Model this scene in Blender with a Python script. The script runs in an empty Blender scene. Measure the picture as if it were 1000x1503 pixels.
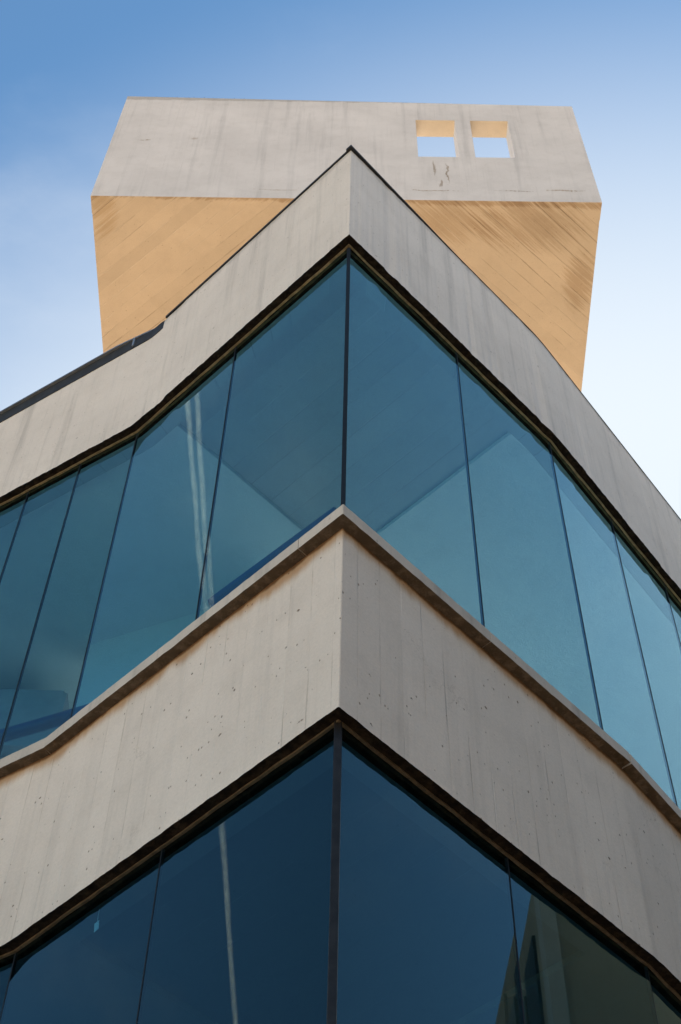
import bpy, bmesh, math, random
from mathutils import Vector, Matrix, noise
random.seed(7)
R = math.radians
scene = bpy.context.scene
C = scene.collection
EYE = 1.6                                   # camera height above the plaza

# ------------------------------------------------------------------ camera
PITCH, ROLL = R(55.5155), R(1.3995)
fwd = Vector((0, math.cos(PITCH), math.sin(PITCH)))
rgt = Vector((1, 0, 0)); up = rgt.cross(fwd)
rx = rgt*math.cos(ROLL) + up*math.sin(ROLL)
ux = up*math.cos(ROLL) - rgt*math.sin(ROLL)
cd = bpy.data.cameras.new('camera'); cam = bpy.data.objects.new('camera', cd); C.objects.link(cam)
m = Matrix((rx, ux, -fwd)).transposed().to_4x4(); m.translation = (0, 0, EYE)
cam.matrix_world = m
cd.sensor_fit = 'HORIZONTAL'; cd.sensor_width = 36; cd.lens = 36*2260.36/1000
cd.clip_start = 0.05; cd.clip_end = 20000
scene.camera = cam

# ------------------------------------------------------------------ light
SUN_AZ, SUN_EL = 28, 37
w = bpy.data.worlds.new('World'); scene.world = w; w.use_nodes = True
wn = w.node_tree; wn.nodes.clear()
wo = wn.nodes.new('ShaderNodeOutputWorld'); bg = wn.nodes.new('ShaderNodeBackground')
sky = wn.nodes.new('ShaderNodeTexSky'); sky.sky_type = 'NISHITA'; sky.sun_disc = False
sky.sun_elevation = R(SUN_EL); sky.sun_rotation = R(SUN_AZ)
sky.air_density = 1.0; sky.dust_density = .25; sky.ozone_density = 1.8; sky.altitude = 50
bg.inputs['Strength'].default_value = 0.068
# thin high haze and wisps of cloud, fixed to directions in the sky
wt = wn.nodes.new('ShaderNodeTexCoord'); wm = wn.nodes.new('ShaderNodeMapping'); wm.inputs['Scale'].default_value = (2.2, 3.6, 5.0)
wz = wn.nodes.new('ShaderNodeTexNoise'); wz.inputs['Scale'].default_value = 1.5; wz.inputs['Detail'].default_value = 7; wz.inputs['Roughness'].default_value = .55
wr = wn.nodes.new('ShaderNodeMapRange'); wr.interpolation_type = 'SMOOTHSTEP'
wr.inputs[1].default_value, wr.inputs[2].default_value, wr.inputs[4].default_value = .52, .85, .3
wx = wn.nodes.new('ShaderNodeMix'); wx.data_type = 'RGBA'; wx.inputs[7].default_value = (4.6, 4.8, 5.0, 1)
# bright haze bank low in the sky on the sun's side
hz = wn.nodes.new('ShaderNodeVectorMath'); hz.operation = 'DOT_PRODUCT'
hz.inputs[1].default_value = (math.sin(R(12))*math.cos(R(30)), math.cos(R(12))*math.cos(R(30)), math.sin(R(30)))
hr = wn.nodes.new('ShaderNodeMapRange'); hr.interpolation_type = 'SMOOTHSTEP'
hr.inputs[1].default_value, hr.inputs[2].default_value, hr.inputs[4].default_value = math.cos(R(46.5)), math.cos(R(27)), .95
hx = wn.nodes.new('ShaderNodeMix'); hx.data_type = 'RGBA'; hx.inputs[7].default_value = (4.2, 4.55, 4.85, 1)
wn.links.new(wt.outputs['Generated'], hz.inputs[0]); wn.links.new(hz.outputs['Value'], hr.inputs[0])
wn.links.new(hr.outputs[0], hx.inputs[0]); st = wn.nodes.new('ShaderNodeMix'); st.data_type = 'RGBA'; st.blend_type = 'MULTIPLY'; st.inputs[0].default_value = 1
st.inputs[7].default_value = (.71, .965, 1.0, 1)
wn.links.new(sky.outputs[0], st.inputs[6]); wn.links.new(st.outputs[2], hx.inputs[6]); # unseen low haze band, added to brighten the right-hand faces
sp = wn.nodes.new('ShaderNodeSeparateXYZ'); wn.links.new(wt.outputs['Generated'], sp.inputs[0])
h1 = wn.nodes.new('ShaderNodeMapRange'); h1.interpolation_type = 'SMOOTHSTEP'
h1.inputs[1].default_value, h1.inputs[2].default_value, h1.inputs[3].default_value, h1.inputs[4].default_value = .06, .44, 1, 0
h2 = wn.nodes.new('ShaderNodeMapRange'); h2.interpolation_type = 'SMOOTHSTEP'
h2.inputs[1].default_value, h2.inputs[2].default_value, h2.inputs[4].default_value = .05, .6, .85
hm = wn.nodes.new('ShaderNodeMath'); hm.operation = 'MULTIPLY'
wn.links.new(sp.outputs[2], h1.inputs[0]); wn.links.new(sp.outputs[0], h2.inputs[0])
wn.links.new(h1.outputs[0], hm.inputs[0]); wn.links.new(h2.outputs[0], hm.inputs[1])
hy = wn.nodes.new('ShaderNodeMix'); hy.data_type = 'RGBA'; hy.inputs[7].default_value = (14, 13.7, 13.4, 1)
wn.links.new(hm.outputs[0], hy.inputs[0]); wn.links.new(hx.outputs[2], hy.inputs[6]); wn.links.new(hy.outputs[2], wx.inputs[6])
wn.links.new(wt.outputs['Generated'], wm.inputs[0]); wn.links.new(wm.outputs[0], wz.inputs['Vector']); wn.links.new(wz.outputs[0], wr.inputs[0])
wn.links.new(wr.outputs[0], wx.inputs[0]); wn.links.new(wx.outputs[2], bg.inputs['Color'])
wn.links.new(bg.outputs[0], wo.inputs[0])
sd = bpy.data.lights.new('sun', 'SUN'); sd.energy = 4.6; sd.angle = R(0.6); sd.color = (1, .93, .82)
sun = bpy.data.objects.new('sun', sd); C.objects.link(sun)
sv = Vector((math.sin(R(SUN_AZ))*math.cos(R(SUN_EL)), math.cos(R(SUN_AZ))*math.cos(R(SUN_EL)), math.sin(R(SUN_EL))))
sun.rotation_euler = sv.to_track_quat('Z', 'Y').to_euler()
sun.location = sv*60
vs = scene.view_settings
scene.display_settings.display_device = 'sRGB'
vs.view_transform = 'Standard'; vs.look = 'None'; vs.gamma = 1; vs.use_curve_mapping = False
vs.exposure = 1.65

# ------------------------------------------------------------------ node helpers
class NT:
    def __init__(s, name):
        s.m = bpy.data.materials.new(name); s.m.use_nodes = True
        s.t = s.m.node_tree; s.t.nodes.clear()
        s.out = s.t.nodes.new('ShaderNodeOutputMaterial')
    def n(s, typ, props=None, **ins):
        nd = s.t.nodes.new('ShaderNode'+typ)
        for k, v in (props or {}).items(): setattr(nd, k, v)
        for k, v in ins.items():
            k = k.replace('_', ' ')
            if k.startswith('i') and k[1:].isdigit(): sock = nd.inputs[int(k[1:])]
            else: sock = nd.inputs[k]
            s.set(sock, v)
        return nd
    def set(s, sock, v):
        if isinstance(v, bpy.types.Node): v = v.outputs[0]
        if isinstance(v, bpy.types.NodeSocket): s.t.links.new(v, sock)
        else:
            if sock.type == 'RGBA' and len(v) == 3: v = (*v, 1)
            sock.default_value = v
    def math(s, op, a, b=0.0, c=None, clamp=False):
        nd = s.n('Math', {'operation': op, 'use_clamp': clamp}, i0=a, i1=b)
        if c is not None: s.set(nd.inputs[2], c)
        return nd
    def ramp(s, v, a, b):
        """0 below a, 1 above b (a may exceed b)"""
        nd = s.n('MapRange', {'clamp': True, 'interpolation_type': 'SMOOTHSTEP'}, Value=v)
        if a <= b:
            nd.inputs[1].default_value, nd.inputs[2].default_value = a, b
        else:
            nd.inputs[1].default_value, nd.inputs[2].default_value = b, a
            nd.inputs[3].default_value, nd.inputs[4].default_value = 1, 0
        return nd
    def mix(s, f, a, b, mode='MIX'):
        nd = s.t.nodes.new('ShaderNodeMix'); nd.data_type = 'RGBA'; nd.blend_type = mode
        s.set(nd.inputs[0], f); s.set(nd.inputs[6], a); s.set(nd.inputs[7], b)
        return nd.outputs[2]
    def noise(s, vec, scale, detail=4, rough=.55, dim='3D'):
        return s.n('TexNoise', {'noise_dimensions': dim}, Vector=vec, Scale=scale, Detail=detail, Roughness=rough)
    def scaled(s, vec, sx, sy, sz=1):
        return s.n('Mapping', Vector=vec, Scale=(sx, sy, sz))
    def surf(s, sh): s.t.links.new(sh.outputs[0], s.out.inputs[0])

def concrete(name, base, streak=0.0, boards=0.0, board_w=.11, pits=.8, stains=(), topdirt=None, mottling=.12,
             warm=(.42, .3, .18), rough=.85, bumpy=.5, line_amt=.3, line_w=.035, gap_r=(.45, .68), board_angle=None, patches=None):
    """cast concrete; UV is metres along the face and metres up"""
    k = NT(name)
    uv = k.n('TexCoord').outputs['UV']
    if board_angle:
        # two sets of diagonal boards meeting at u = 0
        sx0 = k.n('SeparateXYZ', Vector=uv)
        au = k.math('ABSOLUTE', sx0.outputs[0])
        ca, sa = math.cos(board_angle), math.sin(board_angle)
        p = k.math('ADD', k.math('MULTIPLY', au, sa), k.math('MULTIPLY', sx0.outputs[1], -ca))
        q = k.math('ADD', k.math('MULTIPLY', au, ca), k.math('MULTIPLY', sx0.outputs[1], sa))
        side = k.math('MULTIPLY', k.math('GREATER_THAN', sx0.outputs[0], 0), 7.3)
        uvb = k.n('CombineXYZ', X=k.math('ADD', p, side), Y=q)
    else:
        uvb = uv
    sx = k.n('SeparateXYZ', Vector=uvb)
    u, v = sx.outputs[0], sx.outputs[1]
    big = k.noise(uv, 1.3, 5, .6)
    mid = k.noise(uv, 7, 5, .65)
    fine = k.noise(uv, 95, 4, .75)
    c1 = k.mix(k.ramp(big, .3, .72), [x*(1-mottling) for x in base], [min(1, x*(1+mottling*.6)) for x in base])
    col = k.mix(k.ramp(mid, .42, .75), c1, (.94, .935, .93), 'MULTIPLY')
    gr = k.math('MULTIPLY_ADD', fine, .34, .83)
    g3 = k.n('CombineColor', Red=gr, Green=gr, Blue=gr)
    col = k.mix(1.0, col, g3, 'MULTIPLY')
    height = k.math('MULTIPLY', fine, .0012)
    height = k.math('ADD', height, k.math('MULTIPLY', mid, .003))
    if streak:
        sn = k.noise(k.scaled(uv, 9, .35), 1.0, 6, .62)
        sm = k.ramp(sn, .5, .74)
        sn2 = k.noise(k.scaled(uv, 34, .9), 1.0, 4, .6)
        sm2 = k.math('MULTIPLY', k.ramp(sn2, .55, .8), .6)
        s_ = k.math('MULTIPLY', k.math('MAXIMUM', sm, sm2), streak)
        col = k.mix(s_, col, (.58, .59, .6), 'MULTIPLY')
    if boards:
        wob = k.noise(k.scaled(uvb, .8, .25), 1.0, 2)
        ub = k.math('ADD', k.math('DIVIDE', u, board_w), k.math('MULTIPLY', wob, .12))
        fr = k.math('FRACT', ub)
        idx = k.math('FLOOR', ub)
        d = k.math('MINIMUM', fr, k.math('SUBTRACT', 1, fr))
        line = k.ramp(d, line_w, .0)
        gap = k.noise(k.n('CombineXYZ', X=k.math('MULTIPLY', idx, 3.7), Y=k.math('MULTIPLY', v, 1.7), Z=0.0), 1.0, 4, .7)
        line = k.math('MULTIPLY', line, k.ramp(gap, *gap_r))
        wn_ = k.n('TexWhiteNoise', {'noise_dimensions': '1D'}, W=idx)
        tone = k.math('MULTIPLY_ADD', wn_.outputs[0], .10*min(1, boards), 1-.06*min(1, boards))
        col = k.mix(1.0, col, k.n('CombineColor', Red=tone, Green=tone, Blue=tone), 'MULTIPLY')
        wl = k.n('TexWhiteNoise', {'noise_dimensions': '1D'}, W=k.math('ADD', idx, 31.7))
        dk = k.math('GREATER_THAN', wl.outputs[0], .4)
        col = k.mix(k.math('MULTIPLY', k.math('MULTIPLY', line, dk), line_amt), col, (.38, .34, .30), 'MULTIPLY')
        col = k.mix(k.math('MULTIPLY', k.math('MULTIPLY', line, k.math('SUBTRACT', 1, dk)), line_amt*.35), col, (.85, .82, .77))
        # a fin on one side of the line, a groove on the other
        height = k.math('ADD', height, k.math('MULTIPLY', line, -.004*boards))
        height = k.math('ADD', height, k.math('MULTIPLY', wn_.outputs[0], .0025*boards))
    if pits:
        vo = k.n('TexVoronoi', Vector=uv, Scale=21, Randomness=1)
        pick = k.n('SeparateColor', Color=vo.outputs['Color'])
        rad = k.math('MULTIPLY', k.math('SUBTRACT', pick.outputs[0], .80), .62)
        wv = k.math('ADD', vo.outputs['Distance'], k.math('MULTIPLY', k.math('SUBTRACT', k.noise(uv, 60, 3, .7), .5), .5))
        pm = k.ramp(k.math('SUBTRACT', wv, rad), .02, -.02)
        vo2 = k.n('TexVoronoi', Vector=k.scaled(uv, 1, .7), Scale=52, Randomness=1)
        pk2 = k.n('SeparateColor', Color=vo2.outputs['Color'])
        pm2 = k.ramp(k.math('SUBTRACT', vo2.outputs['Distance'], k.math('MULTIPLY', k.math('SUBTRACT', pk2.outputs[1], .74), .8)), .03, -.03)
        pa = k.math('MULTIPLY', k.math('MAXIMUM', pm, k.math('MULTIPLY', pm2, .8)), pits)
        col = k.mix(k.math('MULTIPLY', pa, .85), col, (.26, .21, .17), 'MULTIPLY')
        height = k.math('ADD', height, k.math('MULTIPLY', pa, -.004))
        # short scratches and cracks
        mg = k.n('TexNoise', Vector=k.scaled(uv, 1.1, .8), Scale=1.6, Detail=8, Roughness=.7)
        cr = k.ramp(k.math('ABSOLUTE', k.math('SUBTRACT', mg, .5)), .006, .0)
        crm = k.math('MULTIPLY', cr, k.ramp(k.noise(uv, 2.3, 2), .58, .68))
        col = k.mix(k.math('MULTIPLY', crm, .35*pits), col, (.4, .35, .3), 'MULTIPLY')
    for (lvl, hgt, scol, amt, freq) in stains:
        sv_ = k.n('SeparateXYZ', Vector=uv)
        dz = k.math('SUBTRACT', lvl, sv_.outputs[1])
        nz = k.noise(k.scaled(uv, freq, .4), 1.0, 5, .65)
        dz = k.math('SUBTRACT', dz, k.math('MULTIPLY', k.math('SUBTRACT', nz, .45), hgt*2.2))
        if hgt > 0: ms = k.ramp(dz, hgt, hgt*.1)
        else: ms = k.ramp(dz, hgt, hgt*.1)
        col = k.mix(k.math('MULTIPLY', ms, amt), col, scol, 'MULTIPLY')
    if patches:
        for (pu, pv, ru, rv, pcol, amt) in patches:
            wz_ = k.n('TexNoise', Vector=uv, Scale=4.0, Detail=5, Roughness=.65)
            wv_ = k.n('VectorMath', {'operation': 'MULTIPLY_ADD'}, i0=wz_.outputs['Color'], i1=(.12, .12, 0), i2=uv)
            su = k.n('SeparateXYZ', Vector=k.n('VectorMath', {'operation': 'SUBTRACT'}, i0=wv_, i1=(.06, .06, 0)))
            a_ = k.math('POWER', k.math('DIVIDE', k.math('SUBTRACT', su.outputs[0], pu), ru), 2)
            b_ = k.math('POWER', k.math('DIVIDE', k.math('SUBTRACT', su.outputs[1], pv), rv), 2)
            dd = k.math('ADD', a_, b_)
            nn = k.noise(k.scaled(uvb, 34, 1.0), 1.0, 6, .7)
            dd = k.math('ADD', dd, k.math('MULTIPLY', k.math('SUBTRACT', nn, .45), 3.2))
            col = k.mix(k.math('MULTIPLY', k.ramp(dd, .9, .1), amt), col, pcol, 'MULTIPLY')
    bp = k.n('Bump', Height=height, Distance=1.0, Strength=bumpy)
    bs = k.n('BsdfPrincipled', Base_Color=col, Roughness=rough, Normal=bp)
    bs.inputs['Specular IOR Level'].default_value = .25
    k.surf(bs)
    return k.m

def plain(name, col, rough=.5, metal=0, var=.1, scale=20, spec=.4):
    k = NT(name); tc = k.n('TexCoord').outputs['Object']
    nz = k.noise(tc, scale, 5, .65)
    c = k.mix(k.ramp(nz, .35, .7), [x*(1-var) for x in col], [min(1, x*(1+var)) for x in col])
    b = k.n('BsdfPrincipled', Base_Color=c, Roughness=rough, Metallic=metal, Normal=k.n('Bump', Height=nz, Distance=.002, Strength=.4))
    b.inputs['Specular IOR Level'].default_value = spec
    k.surf(b); return k.m

def dark_underside(name, col, col2):
    k = NT(name); tc = k.n('TexCoord').outputs['Object']
    nz = k.noise(tc, 26, 7, .7); n2 = k.noise(tc, 5, 4)
    c = k.mix(k.ramp(nz, .42, .68), col, col2)
    c = k.mix(k.ramp(n2, .5, .75), c, (.7, .62, .5), 'MULTIPLY')
    b = k.n('BsdfPrincipled', Base_Color=c, Roughness=.95, Normal=k.n('Bump', Height=nz, Distance=.012, Strength=.8))
    b.inputs['Specular IOR Level'].default_value = .1
    k.surf(b); return k.m

def glass(name, tint, refl=(.70, .97, 1), boost=1.1):
    k = NT(name); tc = k.n('TexCoord').outputs['Object']
    wv = k.noise(tc, 1.7, 2, .4)
    bp = k.n('Bump', Height=wv, Distance=.00016, Strength=1)
    fr = k.n('Fresnel', IOR=1.5, Normal=bp)
    back = k.n('NewGeometry').outputs['Backfacing']
    front = k.math('SUBTRACT', 1, back)
    f = k.math('MULTIPLY', k.math('MULTIPLY', fr, boost, clamp=True), front)
    tcol = k.mix(back, tint, (1, 1, 1))
    tr = k.n('BsdfTransparent', Color=tcol)
    gl = k.n('BsdfGlossy', Color=refl, Roughness=0.0, Normal=bp)
    mx = k.n('MixShader', i0=f, i1=tr, i2=gl)
    k.surf(mx); return k.m

M = {}
CREAM = (.645, .57, .502)
M['parapet'] = concrete('parapet concrete', CREAM, streak=.7, boards=.15, pits=.6,
                        stains=((h_ := 7.715+EYE, .05, (.5, .5, .5), .45, 14),), mottling=.06)
M['band'] = concrete('spandrel concrete', (.665, .57, .485), streak=.36, boards=.55, line_amt=.55, line_w=.05, board_w=.105, pits=1.0,
                     stains=((4.274+EYE, .075, (.62, .42, .24), .9, 5), (4.274+EYE, .022, (.25, .18, .12), .9, 9)), mottling=.05, bumpy=.8)
M['plinth'] = concrete('plinth concrete', (.55, .5, .45), streak=.3, boards=.5, pits=.8)
M['sill'] = concrete('sill concrete', (.52, .45, .38), streak=1.0, boards=0, pits=.5, mottling=.15)
M['tower'] = concrete('tower concrete', (.57, .535, .515), streak=.4, boards=.12, board_w=.2, pits=.3, mottling=.08,
                      stains=((17.93+EYE, .05, (.5, .48, .45), .6, 6),),
                      patches=((.93, 15.85+EYE, .022, .34, (.4, .32, .22), .8), (1.06, 15.72+EYE, .018, .38, (.4, .32, .22), .8), (.98, 15.45+EYE, .03, .12, (.42, .34, .25), .7), (.9, 15.26+EYE, .35, .018, (.5, .4, .28), .8), (1.75, 15.27+EYE, .28, .015, (.45, .36, .26), .8), (2.25, 15.3+EYE, .3, .03, (.5, .4, .28), .7), (-.75, 15.22+EYE, .3, .02, (.6, .5, .4), .6), (-2.3, 16.6+EYE, .13, .02, (.5, .42, .3), .8), (-1.75, 16.65+EYE, .06, .05, (.6, .5, .4), .6)),
                      )
M['soffit'] = concrete('tower soffit concrete', (.575, .49, .38), boards=1.0, line_amt=.55, line_w=.075, gap_r=(.40, .62), board_w=.135, board_angle=R(41), pits=.5, mottling=.06, bumpy=.8,  # warm base colour carries light bounced up from the roof tiles
                       patches=((1.9, 6.6, .75, .4, (.42, .31, .2), .42), (2.5, 7.25, .22, .45, (.45, .33, .2), .45), (1.0, 6.6, .9, .3, (.55, .42, .28), .4), (0, 6.37, 9, .06, (.6, .5, .4), .7),
                                (-2.55, 6.5, .2, .5, (.7, .6, .45), .6)))
M['reveal'] = concrete('bounce-tinted reveal concrete', (.66, .55, .42), pits=.3)  # warm tint paints in bounced light on the tops of the openings
M['dark_underside'] = dark_underside('weathered soffit edge with reflection strip', (.012, .008, .006), (.04, .026, .016))  # weathered edge; the part behind the glass paints in the soffit's reflection
M['under'] = dark_underside('dark brown sill underside', (.095, .068, .046), (.17, .125, .09))  # underside in a darker brown than the sill faces
M['trim'] = plain('bronze head trim', (.27, .19, .095), .5, .3, .3, 40)
M['trim2'] = plain('darker lower head trim', (.12, .085, .05), .6, .2, .3, 40)  # lower storey gets a darker bronze
M['black'] = plain('dark joint', (.012, .016, .022), .6, 0, .1, 20, .15)
M['post'] = plain('dark corner post', (.035, .028, .024), .35, .6, .2)
M['glass'] = glass('blue tinted glass', (.23, .475, .59))
M['ceil'] = concrete('white board-marked ceiling', (.45, .45, .44), line_amt=.6, gap_r=(.36, .6), boards=.8, board_w=.14, pits=.3, mottling=.05)
M['plaster'] = concrete('white plaster', (.80, .80, .78), pits=0, mottling=.04, bumpy=2.5)
M['dimceil'] = concrete('shade-darkened lower ceiling', (.11, .11, .11), boards=.5, board_w=.14, pits=.3, mottling=.05)  # near-black copy of the ceiling; the lower room's gloom put into colour
M['dimplaster'] = concrete('shade-darkened lower plaster', (.14, .14, .14), pits=.25, mottling=.04)  # plaster darkened likewise to paint in the dim lower room
M['floor'] = plain('pale terrazzo floor', (.80, .78, .74), .6, 0, .06, 60)
M['blue'] = plain('blue painted steel', (.008, .06, .17), .4)
M['duct'] = plain('grey painted duct', (.36, .38, .42), .6, 0, .05)
M['tile'] = plain('terracotta roof tiles', (.52, .34, .20), .9, 0, .15, 6, .1)
M['coping'] = plain('dark metal coping', (.03, .03, .032), .65, 0, .2, 20, .2)
M['lip'] = plain('grey metal lip', (.30, .31, .33), .4, .6, .1)
M['paper'] = plain('white card', (.8, .82, .82), .8)
M['thread'] = plain('pale thread', (.6, .6, .6), .8)
M['pave'] = plain('sandy paving', (.66, .50, .34), .9, 0, .12, .7, .1)
M['opp'] = concrete('grey render', (.31, .265, .185), streak=.5, pits=.2)
M['wing_blocker'] = concrete('dark light-blocker render', (.12, .105, .085), streak=.4, pits=.2)
M['opp2'] = concrete('pale pilaster render', (.42, .41, .37), streak=.3, pits=.2)
M['oppwin'] = plain('dark window glass', (.032, .031, .022), .6, 0, .1, 20, .1)
M['oppsp'] = plain('olive spandrel panel', (.12, .115, .07), .6)

# ------------------------------------------------------------------ geometry helpers
def setp(o, label=None, cat=None, group=None, kind=None):
    for k_, v_ in (('label', label), ('category', cat), ('group', group), ('kind', kind)):
        if v_: o[k_] = v_
    return o
def empty(name, loc, label, cat, group=None):
    o = bpy.data.objects.new(name, None); C.objects.link(o); o.location = loc; o.empty_display_size = .2
    return setp(o, label, cat, group)
bpy.context.view_layer.update()
def link(name, bm, mats, parent=None, smooth=False):
    me = bpy.data.meshes.new(name); bm.normal_update(); bm.to_mesh(me); bm.free()
    for mt in (mats if isinstance(mats, (list, tuple)) else [mats]): me.materials.append(mt)
    if smooth:
        for p_ in me.polygons: p_.use_smooth = True
    o = bpy.data.objects.new(name, me); C.objects.link(o)
    if parent:
        o.parent = parent; o.matrix_parent_inverse = Matrix.Translation(-parent.location)
    return o
def setuv(bm, fn):
    uvl = bm.loops.layers.uv.verify()
    for f in bm.faces:
        for l in f.loops: l[uvl].uv = fn(l.vert.co, f.normal)
def box(bm, lo, hi, frame=None, mi=0):
    vsx = [(x, y, z) for z in (lo[2], hi[2]) for y in (lo[1], hi[1]) for x in (lo[0], hi[0])]
    if frame: vsx = [frame(p) for p in vsx]
    v = [bm.verts.new(p) for p in vsx]
    fs = []
    for q in ((0, 2, 3, 1), (4, 5, 7, 6), (0, 1, 5, 4), (2, 6, 7, 3), (0, 4, 6, 2), (1, 3, 7, 5)):
        f = bm.faces.new([v[i] for i in q]); f.material_index = mi; fs.append(f)
    return fs
def boxuv(bm):
    bm.normal_update()
    def fn(co, n):
        ax = max(range(3), key=lambda i: abs(n[i]))
        return (co.y, co.z) if ax == 0 else (co.x, co.z) if ax == 1 else (co.x, co.y)
    setuv(bm, fn)
def slab(name, poly, z0, z1, mat, parent, uvfn=None, mats=None):
    bm = bmesh.new()
    bot = [bm.verts.new((x, y, z0)) for x, y in poly]; top = [bm.verts.new((x, y, z1)) for x, y in poly]
    bm.faces.new(bot[::-1]); bm.faces.new(top)
    n = len(poly)
    for i in range(n): bm.faces.new((bot[i], bot[(i+1) % n], top[(i+1) % n], top[i]))
    bmesh.ops.recalc_face_normals(bm, faces=bm.faces)
    boxuv(bm) if uvfn is None else setuv(bm, uvfn)
    return link(name, bm, mat, parent)

# plan of the two glazed fronts -------------------------------------------------
S = 2**-.5
P0 = Vector((.0085, 3.0)); uL = Vector((-S, S)); uR = Vector((S, S))
aL2, aR2 = R(-57.5), R(38.8)
uL2 = Vector((math.sin(aL2), math.cos(aL2))); uR2 = Vector((math.sin(aR2), math.cos(aR2)))
B = 1.53
PL = P0+uL*B; PR = P0+uR*B
EL = PL+uL2*7.0; ER = PR+uR2*7.0
def LR(l, r): return P0+uL*l+uR*r
CORN = [EL, PL, P0, PR, ER]
def offs(off, corners=CORN):
    """corner points of the path pushed outwards by off (mitred)"""
    out = []
    for i, p in enumerate(corners):
        ns = []
        if i > 0: d = (corners[i]-corners[i-1]).normalized(); ns.append(Vector((d.y, -d.x)))
        if i < len(corners)-1: d = (corners[i+1]-corners[i]).normalized(); ns.append(Vector((d.y, -d.x)))
        if len(ns) == 1: out.append(p+ns[0]*off)
        else:
            b_ = (ns[0]+ns[1]).normalized(); out.append(p+b_*(off/b_.dot(ns[0])))
    return out
def sweep(name, prof, mat, parent, corners=CORN, step=.012, fil=.004, segmat=None, jit=None, caps=True, uv_off=0, ztop=None):
    """closed profile [(offset, z)] swept along the front with true mitres and small arris fillets; jit(k, u) -> (doff, dz)"""
    n = len(corners)
    fl = {i: (fil.get(i, .004) if isinstance(fil, dict) else fil) for i in range(1, n-1)}
    seglen = [(corners[i+1]-corners[i]).length for i in range(n-1)]
    plan = []                                   # ('c', corner, t) or ('s', segment, t)
    for i in range(n-1):
        k_ = max(1, int(seglen[i]/step))
        a0 = fl.get(i, 0)/seglen[i]; a1 = 1-fl.get(i+1, 0)/seglen[i]
        for j in range(k_+1): plan.append(('s', i, a0+(a1-a0)*j/k_))
        if i < n-2: plan += [('c', i+1, t) for t in (.25, .5, .75)]
    def along_path(off):
        cs = offs(off, corners); out = []
        for typ, i, t in plan:
            if typ == 's': out.append(cs[i].lerp(cs[i+1], t))
            else:
                a = cs[i].lerp(cs[i-1], fl[i]/seglen[i-1]); b_ = cs[i].lerp(cs[i+1], fl[i]/seglen[i])
                out.append(a*(1-t)**2+cs[i]*2*t*(1-t)+b_*t*t)
        return out
    base = along_path(0)
    us = [0]
    for i in range(1, len(base)): us.append(us[-1]+(base[i]-base[i-1]).length)
    nrm = []
    for i in range(len(base)):
        d = (base[min(len(base)-1, i+1)]-base[max(0, i-1)]).normalized(); nrm.append(Vector((d.y, -d.x)))
    bm = bmesh.new(); uvl = bm.loops.layers.uv.verify()
    cols = []
    for k_, (o_, z) in enumerate(prof):
        col = []
        for i, p in enumerate(along_path(o_)):
            do, dz = jit(k_, us[i]) if jit else (0, 0)
            q = p+nrm[i]*do
            col.append(bm.verts.new((q.x, q.y, z+dz+(ztop(k_, base[i]) if ztop else 0)+EYE)))
        cols.append(col)
    m_ = len(prof)
    for i in range(len(base)-1):
        for k_ in range(m_):
            k2 = (k_+1) % m_
            f = bm.faces.new((cols[k_][i], cols[k_][i+1], cols[k2][i+1], cols[k2][i]))
            f.material_index = segmat[k_] if segmat else 0
            flat = abs(prof[k_][1]-prof[k2][1]) < abs(prof[k_][0]-prof[k2][0])
            for l, (ui, kk) in zip(f.loops, ((i, k_), (i+1, k_), (i+1, k2), (i, k2))):
                l[uvl].uv = (us[ui]+uv_off, prof[kk][1]+EYE+(prof[kk][0] if flat else 0))
    if caps:
        bm.faces.new([c_[0] for c_ in cols]); bm.faces.new([c_[-1] for c_ in cols][::-1])
    bmesh.ops.recalc_face_normals(bm, faces=bm.faces)
    return link(name, bm, mat, parent)
def vn(u, s, seed): return noise.noise(Vector((u*s, seed*3.1, seed*1.7)))
def rough_edge(idx, amp, seed):
    def j(k_, u):
        if k_ not in idx: return (0, 0)
        a = amp*idx[k_]
        f = vn(u, 5, seed+k_)*.5+vn(u, 19, seed+k_+9)*.45+vn(u, 55, seed+k_+5)*.35
        chip = max(0, vn(u, 9, seed+31)-.28)*2.2
        return (-a*chip*1.0+a*.25*vn(u, 40, seed+77), a*(f+chip*1.2))
    return j

H0, H1, H2, HS = 7.715, 6.665, 3.370, 4.274
HS2, H3 = HS-3.295, H2-3.295           # the storey below: sill and band bottom
bld = empty('museum_building', (P0.x, P0.y, 0), 'cream concrete building with pointed corner and two storeys of blue glass', 'building')

# parapet (top sinks a little along the far left front) ------------------------------------------
def para_top(k_, p):
    if k_ in (1, 2):
        t = (p-PL).dot(uL2)
        if t > -.3:
            a = min(1, max(0, (t+.3)/.75)); return -.075*a*a*(3-2*a)
    return 0
sweep('parapet', [(0, H1), (0, H0), (-.16, H0), (-.16, H1), (-.08, H1), (-.022, H1+.004)], [M['parapet'], M['dark_underside'], M['ceil']], bld,
      segmat=[0, 0, 0, 2, 1, 1], jit=rough_edge({0: 1, 5: .6, 1: .35}, .010, 3), ztop=para_top, fil={1: .05, 2: .004, 3: .10})  # inner dark strip stands in for the soffit mirrored in the glass
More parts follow.
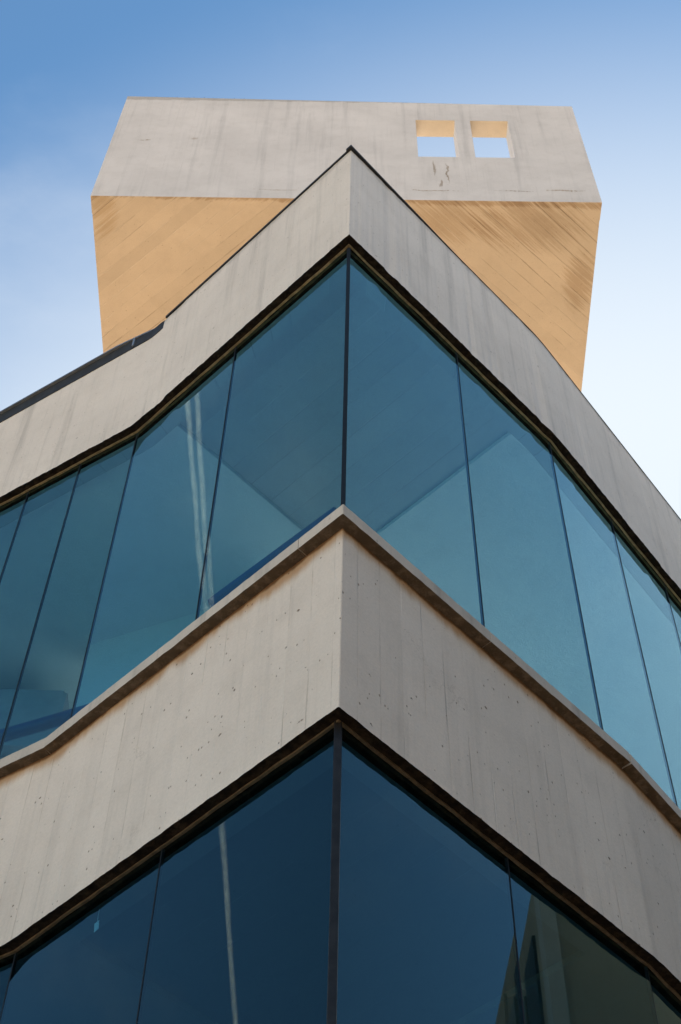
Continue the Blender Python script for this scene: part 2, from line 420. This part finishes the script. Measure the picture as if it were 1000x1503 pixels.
# dark metal coping
cL = [PL-uL*.22, P0, PR-uR*.04]
sweep('coping', [(.007, H0+.001), (.007, H0+.02), (-.17, H0+.02), (-.17, H0+.001)], M['coping'], bld, corners=[PL-uL*.10, P0+uL*.022], step=.05)
sweep('coping', [(.016, H0+.002), (.016, H0+.022), (-.17, H0+.022), (-.17, H0+.002)], M['coping'], bld, corners=[P0+uL*.02, P0, PR, ER], step=.05, fil={1: .003, 2: .1},
      jit=lambda k_, u: ((-.013*min(1, u/.9) if k_ < 2 else 0), (-.013*min(1, u/.9) if k_ in (1, 2) else 0)))
rl_ = [PL+uL2*7, PL+uL2*.02, PL-uL*.12]
sweep('coping', [(.004, H0-.06), (.004, H0+.0), (-.05, H0+.0), (-.05, H0-.06)], M['coping'], bld, corners=[EL, PL, PL-uL*.30], step=.05,
      jit=lambda k_, u: (-.016*min(1, max(0, (u-7.06)/.12)) if k_ in (0, 1) else 0, -.045 if k_ in (0, 3) else -.022*min(1, max(0, (u-6.95)/.3))))
sweep('coping_lip', [(.02, H0+.001), (.02, H0+.013), (-.06, H0+.013), (-.06, H0+.001)], M['lip'], bld, corners=[EL, PL, PL-uL*.20], step=.05,
      jit=lambda k_, u: (-.030*min(1, max(0, (u-6.75)/.4)) if k_ < 2 else 0, -.022*min(1, max(0, (u-6.95)/.3))))
for t in (.13, 1.6, 3.1, 4.6):
    bm = bmesh.new(); p = PL+uL2*t; nn = Vector((uL2.y, -uL2.x))*-1
    nn = Vector((-abs(uL2.y), -abs(uL2.x)))
    fr = lambda q, p=p, nn=nn: (p.x+uL2.x*q[0]+nn.x*q[1], p.y+uL2.y*q[0]+nn.y*q[1], q[2]+EYE)
    box(bm, (-.006, .003, H0-.085), (.006, .012, H0-.006), fr)
    link('coping_bracket', bm, M['lip'], bld)

# spandrel band ------------------------------------------------------------------------------------
sweep('spandrel', [(0, H2), (0, HS-.3), (0, HS+.012), (-.16, HS+.012), (-.16, H2), (-.085, H2), (-.02, H2+.004)], [M['band'], M['dark_underside'], M['dimplaster']], bld,
      segmat=[0, 0, 0, 0, 2, 1, 1], jit=rough_edge({0: 1, 6: .6}, .0055, 8), fil={1: .04, 2: .006, 3: .06})  # same painted reflection strip behind the lower glass
sweep('spandrel', [(0, H3), (0, HS2+.012), (-.16, HS2+.012), (-.16, H3)], [M['plinth']], bld, step=.3)
slab_in = offs(-.14)
# sill stones: cut at the joints
def sill_piece(corners, z, seed, off):
    return sweep('sill', [(.042, z), (.042, z+.056), (-.10, z+.064), (-.10, z)], [M['sill'], M['under']], bld, corners=corners,
                 segmat=[0, 0, 0, 1], jit=rough_edge({0: .8, 1: .6}, .0045, seed), fil=.004, uv_off=off, step=.01)
g = .0015
for zz, sd_ in ((HS, 0), (HS2, 50)):
    sill_piece([P0+uL*.17, P0, P0+uR*.72], zz, 11+sd_, 0)
    sill_piece([PL-uL*.003, P0+uL*(.17+2*g)], zz, 12+sd_, 2.2)
    sill_piece([P0+uR*(.72+2*g), PR-uR*.002], zz, 13+sd_, 4.1)
    q = PL+uL2*1.7
    sill_piece([q, PL+uL2*.003], zz, 14+sd_, 6.3)
    sill_piece([EL, q+uL2*2*g], zz, 15+sd_, 9.1)
    q = PR+uR2*1.9
    sill_piece([PR+uR2*.003, q], zz, 16+sd_, 13.3)
    sill_piece([q+uR2*2*g, ER], zz, 17+sd_, 15.7)

# glazing -------------------------------------------------------------------------------------------
GO = -.05
gpath = offs(GO)                       # EL, PL, P0, PR, ER on the glass plane
gL2, gL, g0, gR, gR2 = gpath
def along(a, b, t): return a+(b-a).normalized()*t
LJ = [(g0, 'c'), (along(g0, gL, .815+GO), 'j'), (gL, 'b')]+[(along(gL, gL2, t), 'j') for t in (.36, .70, 1.04, 1.38, 1.72, 2.06, 2.4, 2.74, 3.08)]+[(gL2, 'e')]
RJ = [(g0, 'c'), (along(g0, gR, .815+GO), 'j'), (gR, 'b')]+[(along(gR, gR2, t), 'j') for t in (.585, 1.13, 1.68, 2.23, 2.78, 3.33, 3.88)]+[(gR2, 'e')]
def pane(a, b, z0, z1, yaw=0.0, tilt=0.0, inward=None):
    d = (b-a).normalized(); nn = inward; L_ = (b-a).length; g_ = .002
    mid = (a+b)/2; th = .010
    c_, s_ = math.cos(yaw), math.sin(yaw)
    bm = bmesh.new()
    vs_ = []
    for z in (z0, z1):
        for w_ in (0, th):
            for t in (-L_/2+g_, L_/2-g_):
                x, y = t*c_-w_*s_, t*s_+w_*c_
                y += tilt*(z-(z0+z1)/2)
                q = mid+d*x+nn*y
                vs_.append(bm.verts.new((q.x, q.y, z+EYE)))
    v = vs_
    for q in ((0, 1, 3, 2), (4, 6, 7, 5), (0, 4, 5, 1), (2, 3, 7, 6), (0, 2, 6, 4), (1, 5, 7, 3)): bm.faces.new([v[i] for i in q])
    bmesh.ops.recalc_face_normals(bm, faces=bm.faces)
    return link('window_pane', bm, M['glass'], bld)
def joint(p, tdir, inw, z0, z1, wd=.0048, mat='black', dp=.0105, name='glazing_joint', out=.0015):
    bm = bmesh.new()
    fr = lambda q: (p.x+tdir.x*q[0]+inw.x*q[1], p.y+tdir.y*q[0]+inw.y*q[1], q[2]+EYE)
    box(bm, (-wd/2, -out, z0), (wd/2, dp, z1), fr)
    bmesh.ops.recalc_face_normals(bm, faces=bm.faces)
    return link(name, bm, M[mat], bld)
YAW = {('R', 0, 0): .0, ('R', 0, 1): R(-.35)}
for level, (z0, z1) in enumerate(((HS2+.04, H2+.03), (HS+.04, H1+.03))):
    for side, J in (('L', LJ), ('R', RJ)):
        for i in range(len(J)-1):
            a, b_ = J[i][0], J[i+1][0]
            d = (b_-a).normalized()
            inw = Vector((-d.y, d.x)) if side == 'R' else Vector((d.y, -d.x))
            yaw = YAW.get((side, level, i), random.uniform(-.0012, .0012))
            pane(a, b_, z0, z1, yaw, 0, inw)
            if i: joint(a, d, inw, z0, z1)
    if level: joint(g0, Vector((1, 0)), Vector((0, 1)), z0, z1, .017, 'black', .03, 'corner_joint', .001)
    else:
        o = joint(g0, Vector((1, 0)), Vector((0, 1)), z0, z1, .024, 'post', .034, 'corner_post', .012)
        bv = o.modifiers.new('bevel', 'BEVEL'); bv.width = .004; bv.segments = 2
    # bronze head trim between concrete and glass
    zt = z1-.03
    sweep('head_trim', [(-.038, zt-.004), (-.038, zt+.02), (-.0475, zt+.02), (-.0475, zt-.004)], M['trim' if level else 'trim2'], bld, step=.03, fil=.003,
          jit=lambda k_, u: (.0025*vn(u, 11, 4), .0025*vn(u, 13, 2) if k_ in (0, 3) else 0))

# slabs, ceilings and inside walls --------------------------------------------------------------------
BK = [Vector((ER.x, 22)), Vector((-12, 22)), Vector((-12, 10.3))]
def foot(off): return [tuple(v) for v in offs(off)]+[tuple(v) for v in BK]
lr_uv = lambda co, n: ((co.xy-P0).dot(uR), (co.xy-P0).dot(uL))
SK = ((-.3, 1.6, 7.0, 8.8), (1.75, 4.0, 8.1, 11.2))     # unseen roof openings added to let sun brighten the rooms: x0 x1 y0 y1
def plate_with_hole(name, z0, z1, mat, off, hole, parent, uvfn=None):
    """floor plate whose outline follows the fronts, with a rectangular opening"""
    poly = [Vector(p) for p in foot(off)]
    bm = bmesh.new()
    from mathutils.geometry import tessellate_polygon
    loops = [[tuple(p) for p in poly]]+[[(x0, y0), (x0, y1), (x1, y1), (x1, y0)] for x0, x1, y0, y1 in hole]
    tot = sum(len(l) for l in loops)
    for z in (z0, z1):
        vv = [bm.verts.new((x, y, z)) for l in loops for x, y in l]
        for t in tessellate_polygon([[Vector((x, y, z)) for x, y in l] for l in loops]): bm.faces.new([vv[i] for i in t])
    bm.verts.ensure_lookup_table()
    o0 = 0
    for l in loops:
        n = len(l)
        for i in range(n):
            a, b_ = o0+i, o0+(i+1) % n
            bm.faces.new((bm.verts[a], bm.verts[b_], bm.verts[tot+b_], bm.verts[tot+a]))
        o0 += n
    bmesh.ops.recalc_face_normals(bm, faces=bm.faces)
    boxuv(bm) if uvfn is None else setuv(bm, uvfn)
    return link(name, bm, mat, parent)
plate_with_hole('ceiling', H1+.06+EYE, H1+.3+EYE, M['ceil'], -.15, SK, bld, lr_uv)
plate_with_hole('roof', H1+.31+EYE, H1+.5+EYE, M['tile'], -.17, SK, bld)
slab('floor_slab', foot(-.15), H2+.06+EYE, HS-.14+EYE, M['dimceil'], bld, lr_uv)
slab('floor_finish', foot(-.17), HS-.136+EYE, HS-.10+EYE, M['floor'], bld)
slab('floor_slab', foot(-.15), H3+.06+EYE, HS2-.1+EYE, M['floor'], bld)
# lighter plaster ceiling on both sides of the square at the corner, 3 cm below the boards
def plaster(z, mat):
    gi = offs(-.17)
    a = LR(1.37, .17); 
    slab('plaster_ceiling', [tuple(v) for v in (along(gi[1], gi[0], 3.4), gi[1], a, LR(1.37, 1.37), LR(4.4, 1.37))], z+EYE, z+.04+EYE, M[mat], bld, lr_uv)
    slab('plaster_ceiling', [tuple(v) for v in (LR(.17, 1.37), gi[3], along(gi[3], gi[4], 3.0), LR(2.3, 4.6), LR(1.375, 1.365))], z+EYE, z+.04+EYE, M[mat], bld, lr_uv)
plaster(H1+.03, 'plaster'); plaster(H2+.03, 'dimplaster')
def wall(name, a, b_, z0, z1, th, mat):
    d = (b_-a).normalized(); nn = Vector((-d.y, d.x)); bm = bmesh.new()
    L_ = (b_-a).length
    box(bm, (0, 0, z0), (L_, th, z1), lambda q: (a.x+d.x*q[0]+nn.x*q[1], a.y+d.y*q[0]+nn.y*q[1], q[2]+EYE))
    bmesh.ops.recalc_face_normals(bm, faces=bm.faces)
    bm.normal_update()
    setuv(bm, lambda co, n: ((co.xy-a).dot(d), co.z))
    return link(name, bm, M[mat], bld)
wall('inner_wall', Vector((-1.40, 5.55)), Vector((-.30, 5.10)), HS-.1, H1+.03, .12, 'plaster')
wall('inner_wall', Vector((-9.0, 6.6)), Vector((-1.50, 6.6)), HS-.1, H1+.03, .12, 'plaster')
bm = bmesh.new(); box(bm, (-4.5, 5.72, 6.05+EYE), (-1.50, 6.3, 6.5+EYE)); bmesh.ops.bevel(bm, geom=bm.edges[:], offset=.02, segments=2)
link('air_duct', bm, M['duct'], bld)
bm = bmesh.new(); box(bm, (-4.5, 5.80, 5.5+EYE), (-1.62, 6.2, 6.04+EYE)); link('air_duct', bm, M['duct'], bld)
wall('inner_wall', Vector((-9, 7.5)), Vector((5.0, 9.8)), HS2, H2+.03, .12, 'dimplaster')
wall('inner_wall', Vector((-9, 12.5)), Vector((5.2, 12.5)), HS-.1, H1+.03, .12, 'plaster')
# outer walls that the photograph does not show
for a, b_ in ((ER, BK[0]), (BK[0], BK[1]), (BK[1], BK[2]), (BK[2], EL)):
    wall('outer_wall', a, b_, -EYE, H1+1.0, .2, 'plinth')

# handrail behind the left glazing ----------------------------------------------------------------------
def tube(bm, pts, r, seg=10):
    rings = []
    for i, p in enumerate(pts):
        p = Vector(p); a = Vector(pts[max(0, i-1)]); b_ = Vector(pts[min(len(pts)-1, i+1)])
        d = (b_-a).normalized(); x = d.cross(Vector((0, 0, 1)))
        if x.length < .1: x = d.cross(Vector((0, 1, 0)))
        x.normalize(); y = x.cross(d)
        rings.append([bm.verts.new(p+(x*math.cos(2*math.pi*k_/seg)+y*math.sin(2*math.pi*k_/seg))*r) for k_ in range(seg)])
    for i in range(len(rings)-1):
        for k_ in range(seg): bm.faces.new((rings[i][k_], rings[i+1][k_], rings[i+1][(k_+1) % seg], rings[i][(k_+1) % seg]))
    bm.faces.new(rings[0][::-1]); bm.faces.new(rings[-1])
rail = empty('handrail', (PL.x, PL.y, HS-.1+EYE), 'dark blue steel handrail behind the upper left glass', 'handrail')
zr = 4.775
k1 = LR(1.637, .205); kd = (LR(2.043, .034)-k1).normalized(); k2 = k1+kd*.62; k3 = k2+uL2*3
bm = bmesh.new(); tube(bm, [(*LR(.21, .178), zr-.010+EYE), (*LR(.86, .150), zr-.022+EYE)], .024)
link('rail', bm, M['blue'], rail, True)
bm = bmesh.new(); tube(bm, [(*(k1-kd*.35), zr+EYE), (*k2, zr+EYE), (*(k2+uL2*.1), zr+EYE), (*k3, zr+EYE)], .029)
link('rail', bm, M['blue'], rail, True)
for p in (LR(.25, .178), LR(.85, .155), k1-kd*.3, k3-uL2*1.5, k3-uL2*.1):
    bm = bmesh.new(); tube(bm, [(*p, HS-.1+EYE), (*p, zr-.02+EYE)], .016); link('post', bm, M['blue'], rail, True)

# little card hanging behind the lower left glass -------------------------------------------------------
tp = LR(1.17, .10)
tag = empty('paper_tag', (tp.x, tp.y, 3.30+EYE), 'small white paper tag hanging on a thread behind the lower left glass', 'tag')
bm = bmesh.new()
fr = lambda q: (tp.x+uL.x*q[0]+uR.x*q[1], tp.y+uL.y*q[0]+uR.y*q[1], q[2]+3.30+EYE)
co, si = math.cos(R(-9)), math.sin(R(-9))
box(bm, (-.011, -.0005, -.019), (.011, .0005, .019), lambda q: fr((q[0]*co-q[2]*si, q[1], q[0]*si+q[2]*co)))
link('card', bm, M['paper'], tag)
bm = bmesh.new(); tube(bm, [fr((0, 0, .014)), fr((.002, 0, .05)), fr((0, 0, .13))], .0012, 6); link('thread', bm, M['thread'], tag)

# ------------------------------------------------------------------ tower
ZS, YF = 15.0, 6.365
tow = empty('concrete_tower', (0, 9.5, H1+.5+EYE), 'pale concrete tower top with two small square openings and an underside tinted by warm bounce light', 'tower')
TX0, TX1 = -2.675, 2.631
def yfr(x): return 6.396+(x-TX0)*(6.333-6.396)/(TX1-TX0)
def ztp(x): return 18.005+(x-TX0)*(17.852-18.005)/(TX1-TX0)
# front slab with two openings: built from a grid of cells
xs = [TX0, TX0+3.435, TX0+3.888, TX0+4.066, TX0+4.503, TX1]
zs = [ZS, 16.20, 17.33, None]
TH = .20
bm = bmesh.new(); uvl = bm.loops.layers.uv.verify()
cache = {}
def tv(x, k_, back):
    z = zs[k_] if zs[k_] is not None else ztp(x)
    key = (round(x, 4), k_, back)
    if key not in cache: cache[key] = bm.verts.new((x, yfr(x)+(TH if back else 0), z+EYE))
    return cache[key]
def quad(vl, mi=0):
    f = bm.faces.new(vl); f.material_index = mi
for i in range(5):
    for k_ in range(3):
        hole = k_ == 1 and i in (1, 3)
        for back in (0, 1):
            if not hole:
                q = [tv(xs[i], k_, back), tv(xs[i+1], k_, back), tv(xs[i+1], k_+1, back), tv(xs[i], k_+1, back)]
                quad(q if not back else q[::-1])
        if hole:
            a = [(xs[i], k_), (xs[i+1], k_), (xs[i+1], k_+1), (xs[i], k_+1)]
            for j in range(4):
                p1, p2 = a[j], a[(j+1) % 4]
                quad([tv(*p1, 0), tv(*p1, 1), tv(*p2, 1), tv(*p2, 0)], 1 if j == 2 else 0)
for i in range(5):
    quad([tv(xs[i], 0, 0), tv(xs[i], 0, 1), tv(xs[i+1], 0, 1), tv(xs[i+1], 0, 0)], 2)
    quad([tv(xs[i], 3, 0), tv(xs[i+1], 3, 0), tv(xs[i+1], 3, 1), tv(xs[i], 3, 1)])
for x in (TX0, TX1):
    for k_ in range(3):
        quad([tv(x, k_, 0), tv(x, k_+1, 0), tv(x, k_+1, 1), tv(x, k_, 1)])
bmesh.ops.recalc_face_normals(bm, faces=bm.faces)
boxuv(bm)
link('front_wall', bm, [M['tower'], M['reveal'], M['soffit']], tow)
# underside
YB = 12.0
bm = bmesh.new(); x0, x1 = TX0+.004, TX1-.004
vb = [bm.verts.new(p) for p in ((x0, yfr(x0)+TH, ZS+EYE), (x1, yfr(x1)+TH, ZS+EYE), (2.72, YB, ZS+EYE), (-2.66, YB, ZS+EYE))]
vt = [bm.verts.new((v.co.x, v.co.y, ZS+.25+EYE)) for i, v in enumerate(vb)]
bm.faces.new(vb[::-1]); bm.faces.new(vt)
for i in range(4): bm.faces.new((vb[i], vb[(i+1) % 4], vt[(i+1) % 4], vt[i]))
bmesh.ops.recalc_face_normals(bm, faces=bm.faces); boxuv(bm)
link('underside', bm, M['soffit'], tow)
for x in (TX0+.01, TX1-.19):
    bm = bmesh.new(); box(bm, (x, yfr(x)+TH+.002, ZS+.255+EYE), (x+.18, YB, 17.0+EYE)); boxuv(bm); link('side_wall', bm, M['tower'], tow)
bm = bmesh.new(); box(bm, (TX0+.2, YB-.2, ZS+.255+EYE), (TX1-.2, YB-.01, 16.2+EYE)); boxuv(bm); link('back_wall', bm, M['tower'], tow)
bm = bmesh.new(); box(bm, (-2.2, 9.6, H1+.505+EYE), (-.4, 11.6, ZS+.003+EYE)); boxuv(bm); link('shaft', bm, M['tower'], tow)
# bird spikes along the top left edge
for i in range(22):
    bm = bmesh.new()
    x = TX0+.35+i*.062+random.uniform(-.015, .015); z = ztp(x)+EYE
    tube(bm, [(x, yfr(x)+.03, z-.02), (x+random.uniform(-.015, .015), yfr(x)+.02, z+random.uniform(.05, .085))], .0022, 5)
    link('bird_spike', bm, M['coping'], tow)

# ------------------------------------------------------------------ opposite building (mirrored in the lower right glass)
ob = empty('opposite_building', (7.83, 4.91, 0), 'grey rendered building across the street, mirrored in the lower right glass', 'building')
cx, cy = Vector((7.83, 4.91)), Vector((.9986, -.052)).normalized()
northd = Vector((.052, .9986)).normalized()
HT = 10.1+EYE
def obox(name, s0, s1, n0, n1, z0, z1, mat):
    bm = bmesh.new()
    box(bm, (s0, n0, z0), (s1, n1, z1), lambda q: (cx.x+cy.x*q[0]+northd.x*q[1], cx.y+cy.y*q[0]+northd.y*q[1], q[2]))
    bmesh.ops.recalc_face_normals(bm, faces=bm.faces); bm.normal_update()
    setuv(bm, lambda co, n: ((co.xy-cx).dot(northd)+(co.xy-cx).dot(cy), co.z))
    return link(name, bm, M[mat], ob)
obox('wall', .0, 14, 0, 9, 0, HT, 'opp')
obox('light_blocker', .1, 12, -18, -.01, 0, 9.0, 'wing_blocker')  # unseen wing added to keep light off the right-hand front
obox('pilaster', -.05, .16, -.04, .10, 0, HT+.02, 'opp2')
for s in (.5, 2.1, 3.7, 5.3, 6.9, 8.5, 10.1):
    f = obox('window', s, s+.55, -.03, .02, .4, HT-.45, 'oppwin')
    obox('panel', s+.56, s+1.1, -.05, .02, .4, HT-.7, 'oppsp')
    obox('pier', s+1.15, s+1.5, -.035, .02, 0, HT-.2, 'opp')

# ------------------------------------------------------------------ contrail
k = NT('contrail vapour'); tc = k.n('TexCoord').outputs['Object']
nz = k.noise(tc, .12, 5, .7); n2 = k.noise(tc, .02, 3)
lw = k.n('LayerWeight', Blend=.5).outputs['Facing']
al = k.math('MULTIPLY', k.math('SUBTRACT', 1, lw), k.ramp(nz, .15, .75), clamp=True)
al = k.math('MULTIPLY', al, .25)
df = k.n('BsdfDiffuse', Color=(.95, .95, .95)); tl = k.n('BsdfTranslucent', Color=(.95, .95, .95))
lit = k.n('MixShader', i0=.5, i1=df, i2=tl); tr = k.n('BsdfTransparent')
k.surf(k.n('MixShader', i0=al, i1=tr, i2=lit))
bm = bmesh.new()
def trail(off0, off1, r0, r1):
    pts = []
    for i in range(90):
        x = -250-i*22; t = i/89
        y = 122-(-x-250)*.0265
        o_ = off0*max(0, 1-(-x-550)/620) if -x > 550 else off0
        pts.append((3+x, y+3+o_+.5*noise.noise(Vector((x*.02, off0, 0))), 1000+EYE))
    seg = 10; rings = []
    for i, p in enumerate(pts):
        rr = (r0+(r1-r0)*i/89)*(1+.2*noise.noise(Vector((p[0]*.05, off0+4, 2))))
        rings.append([bm.verts.new((p[0], p[1]+rr*math.cos(2*math.pi*a/seg), p[2]+rr*math.sin(2*math.pi*a/seg))) for a in range(seg)])
    for i in range(len(rings)-1):
        for a in range(seg): bm.faces.new((rings[i][a], rings[i+1][a], rings[i+1][(a+1) % seg], rings[i][(a+1) % seg]))
trail(4.0, 0, 2.0, 3.6); trail(-4.0, 0, 2.0, 3.6)
o = link('contrail', bm, k.m, None, True)
setp(o, 'thin white double vapour trail mirrored in the left glass', 'contrail')

# ------------------------------------------------------------------ ground
bm = bmesh.new()
v = [bm.verts.new(p) for p in ((-4000, -4000, 0), (4000, -4000, 0), (4000, 4000, 0), (-4000, 4000, 0))]
bm.faces.new(v)
setp(link('ground', bm, M['pave']), kind='structure')
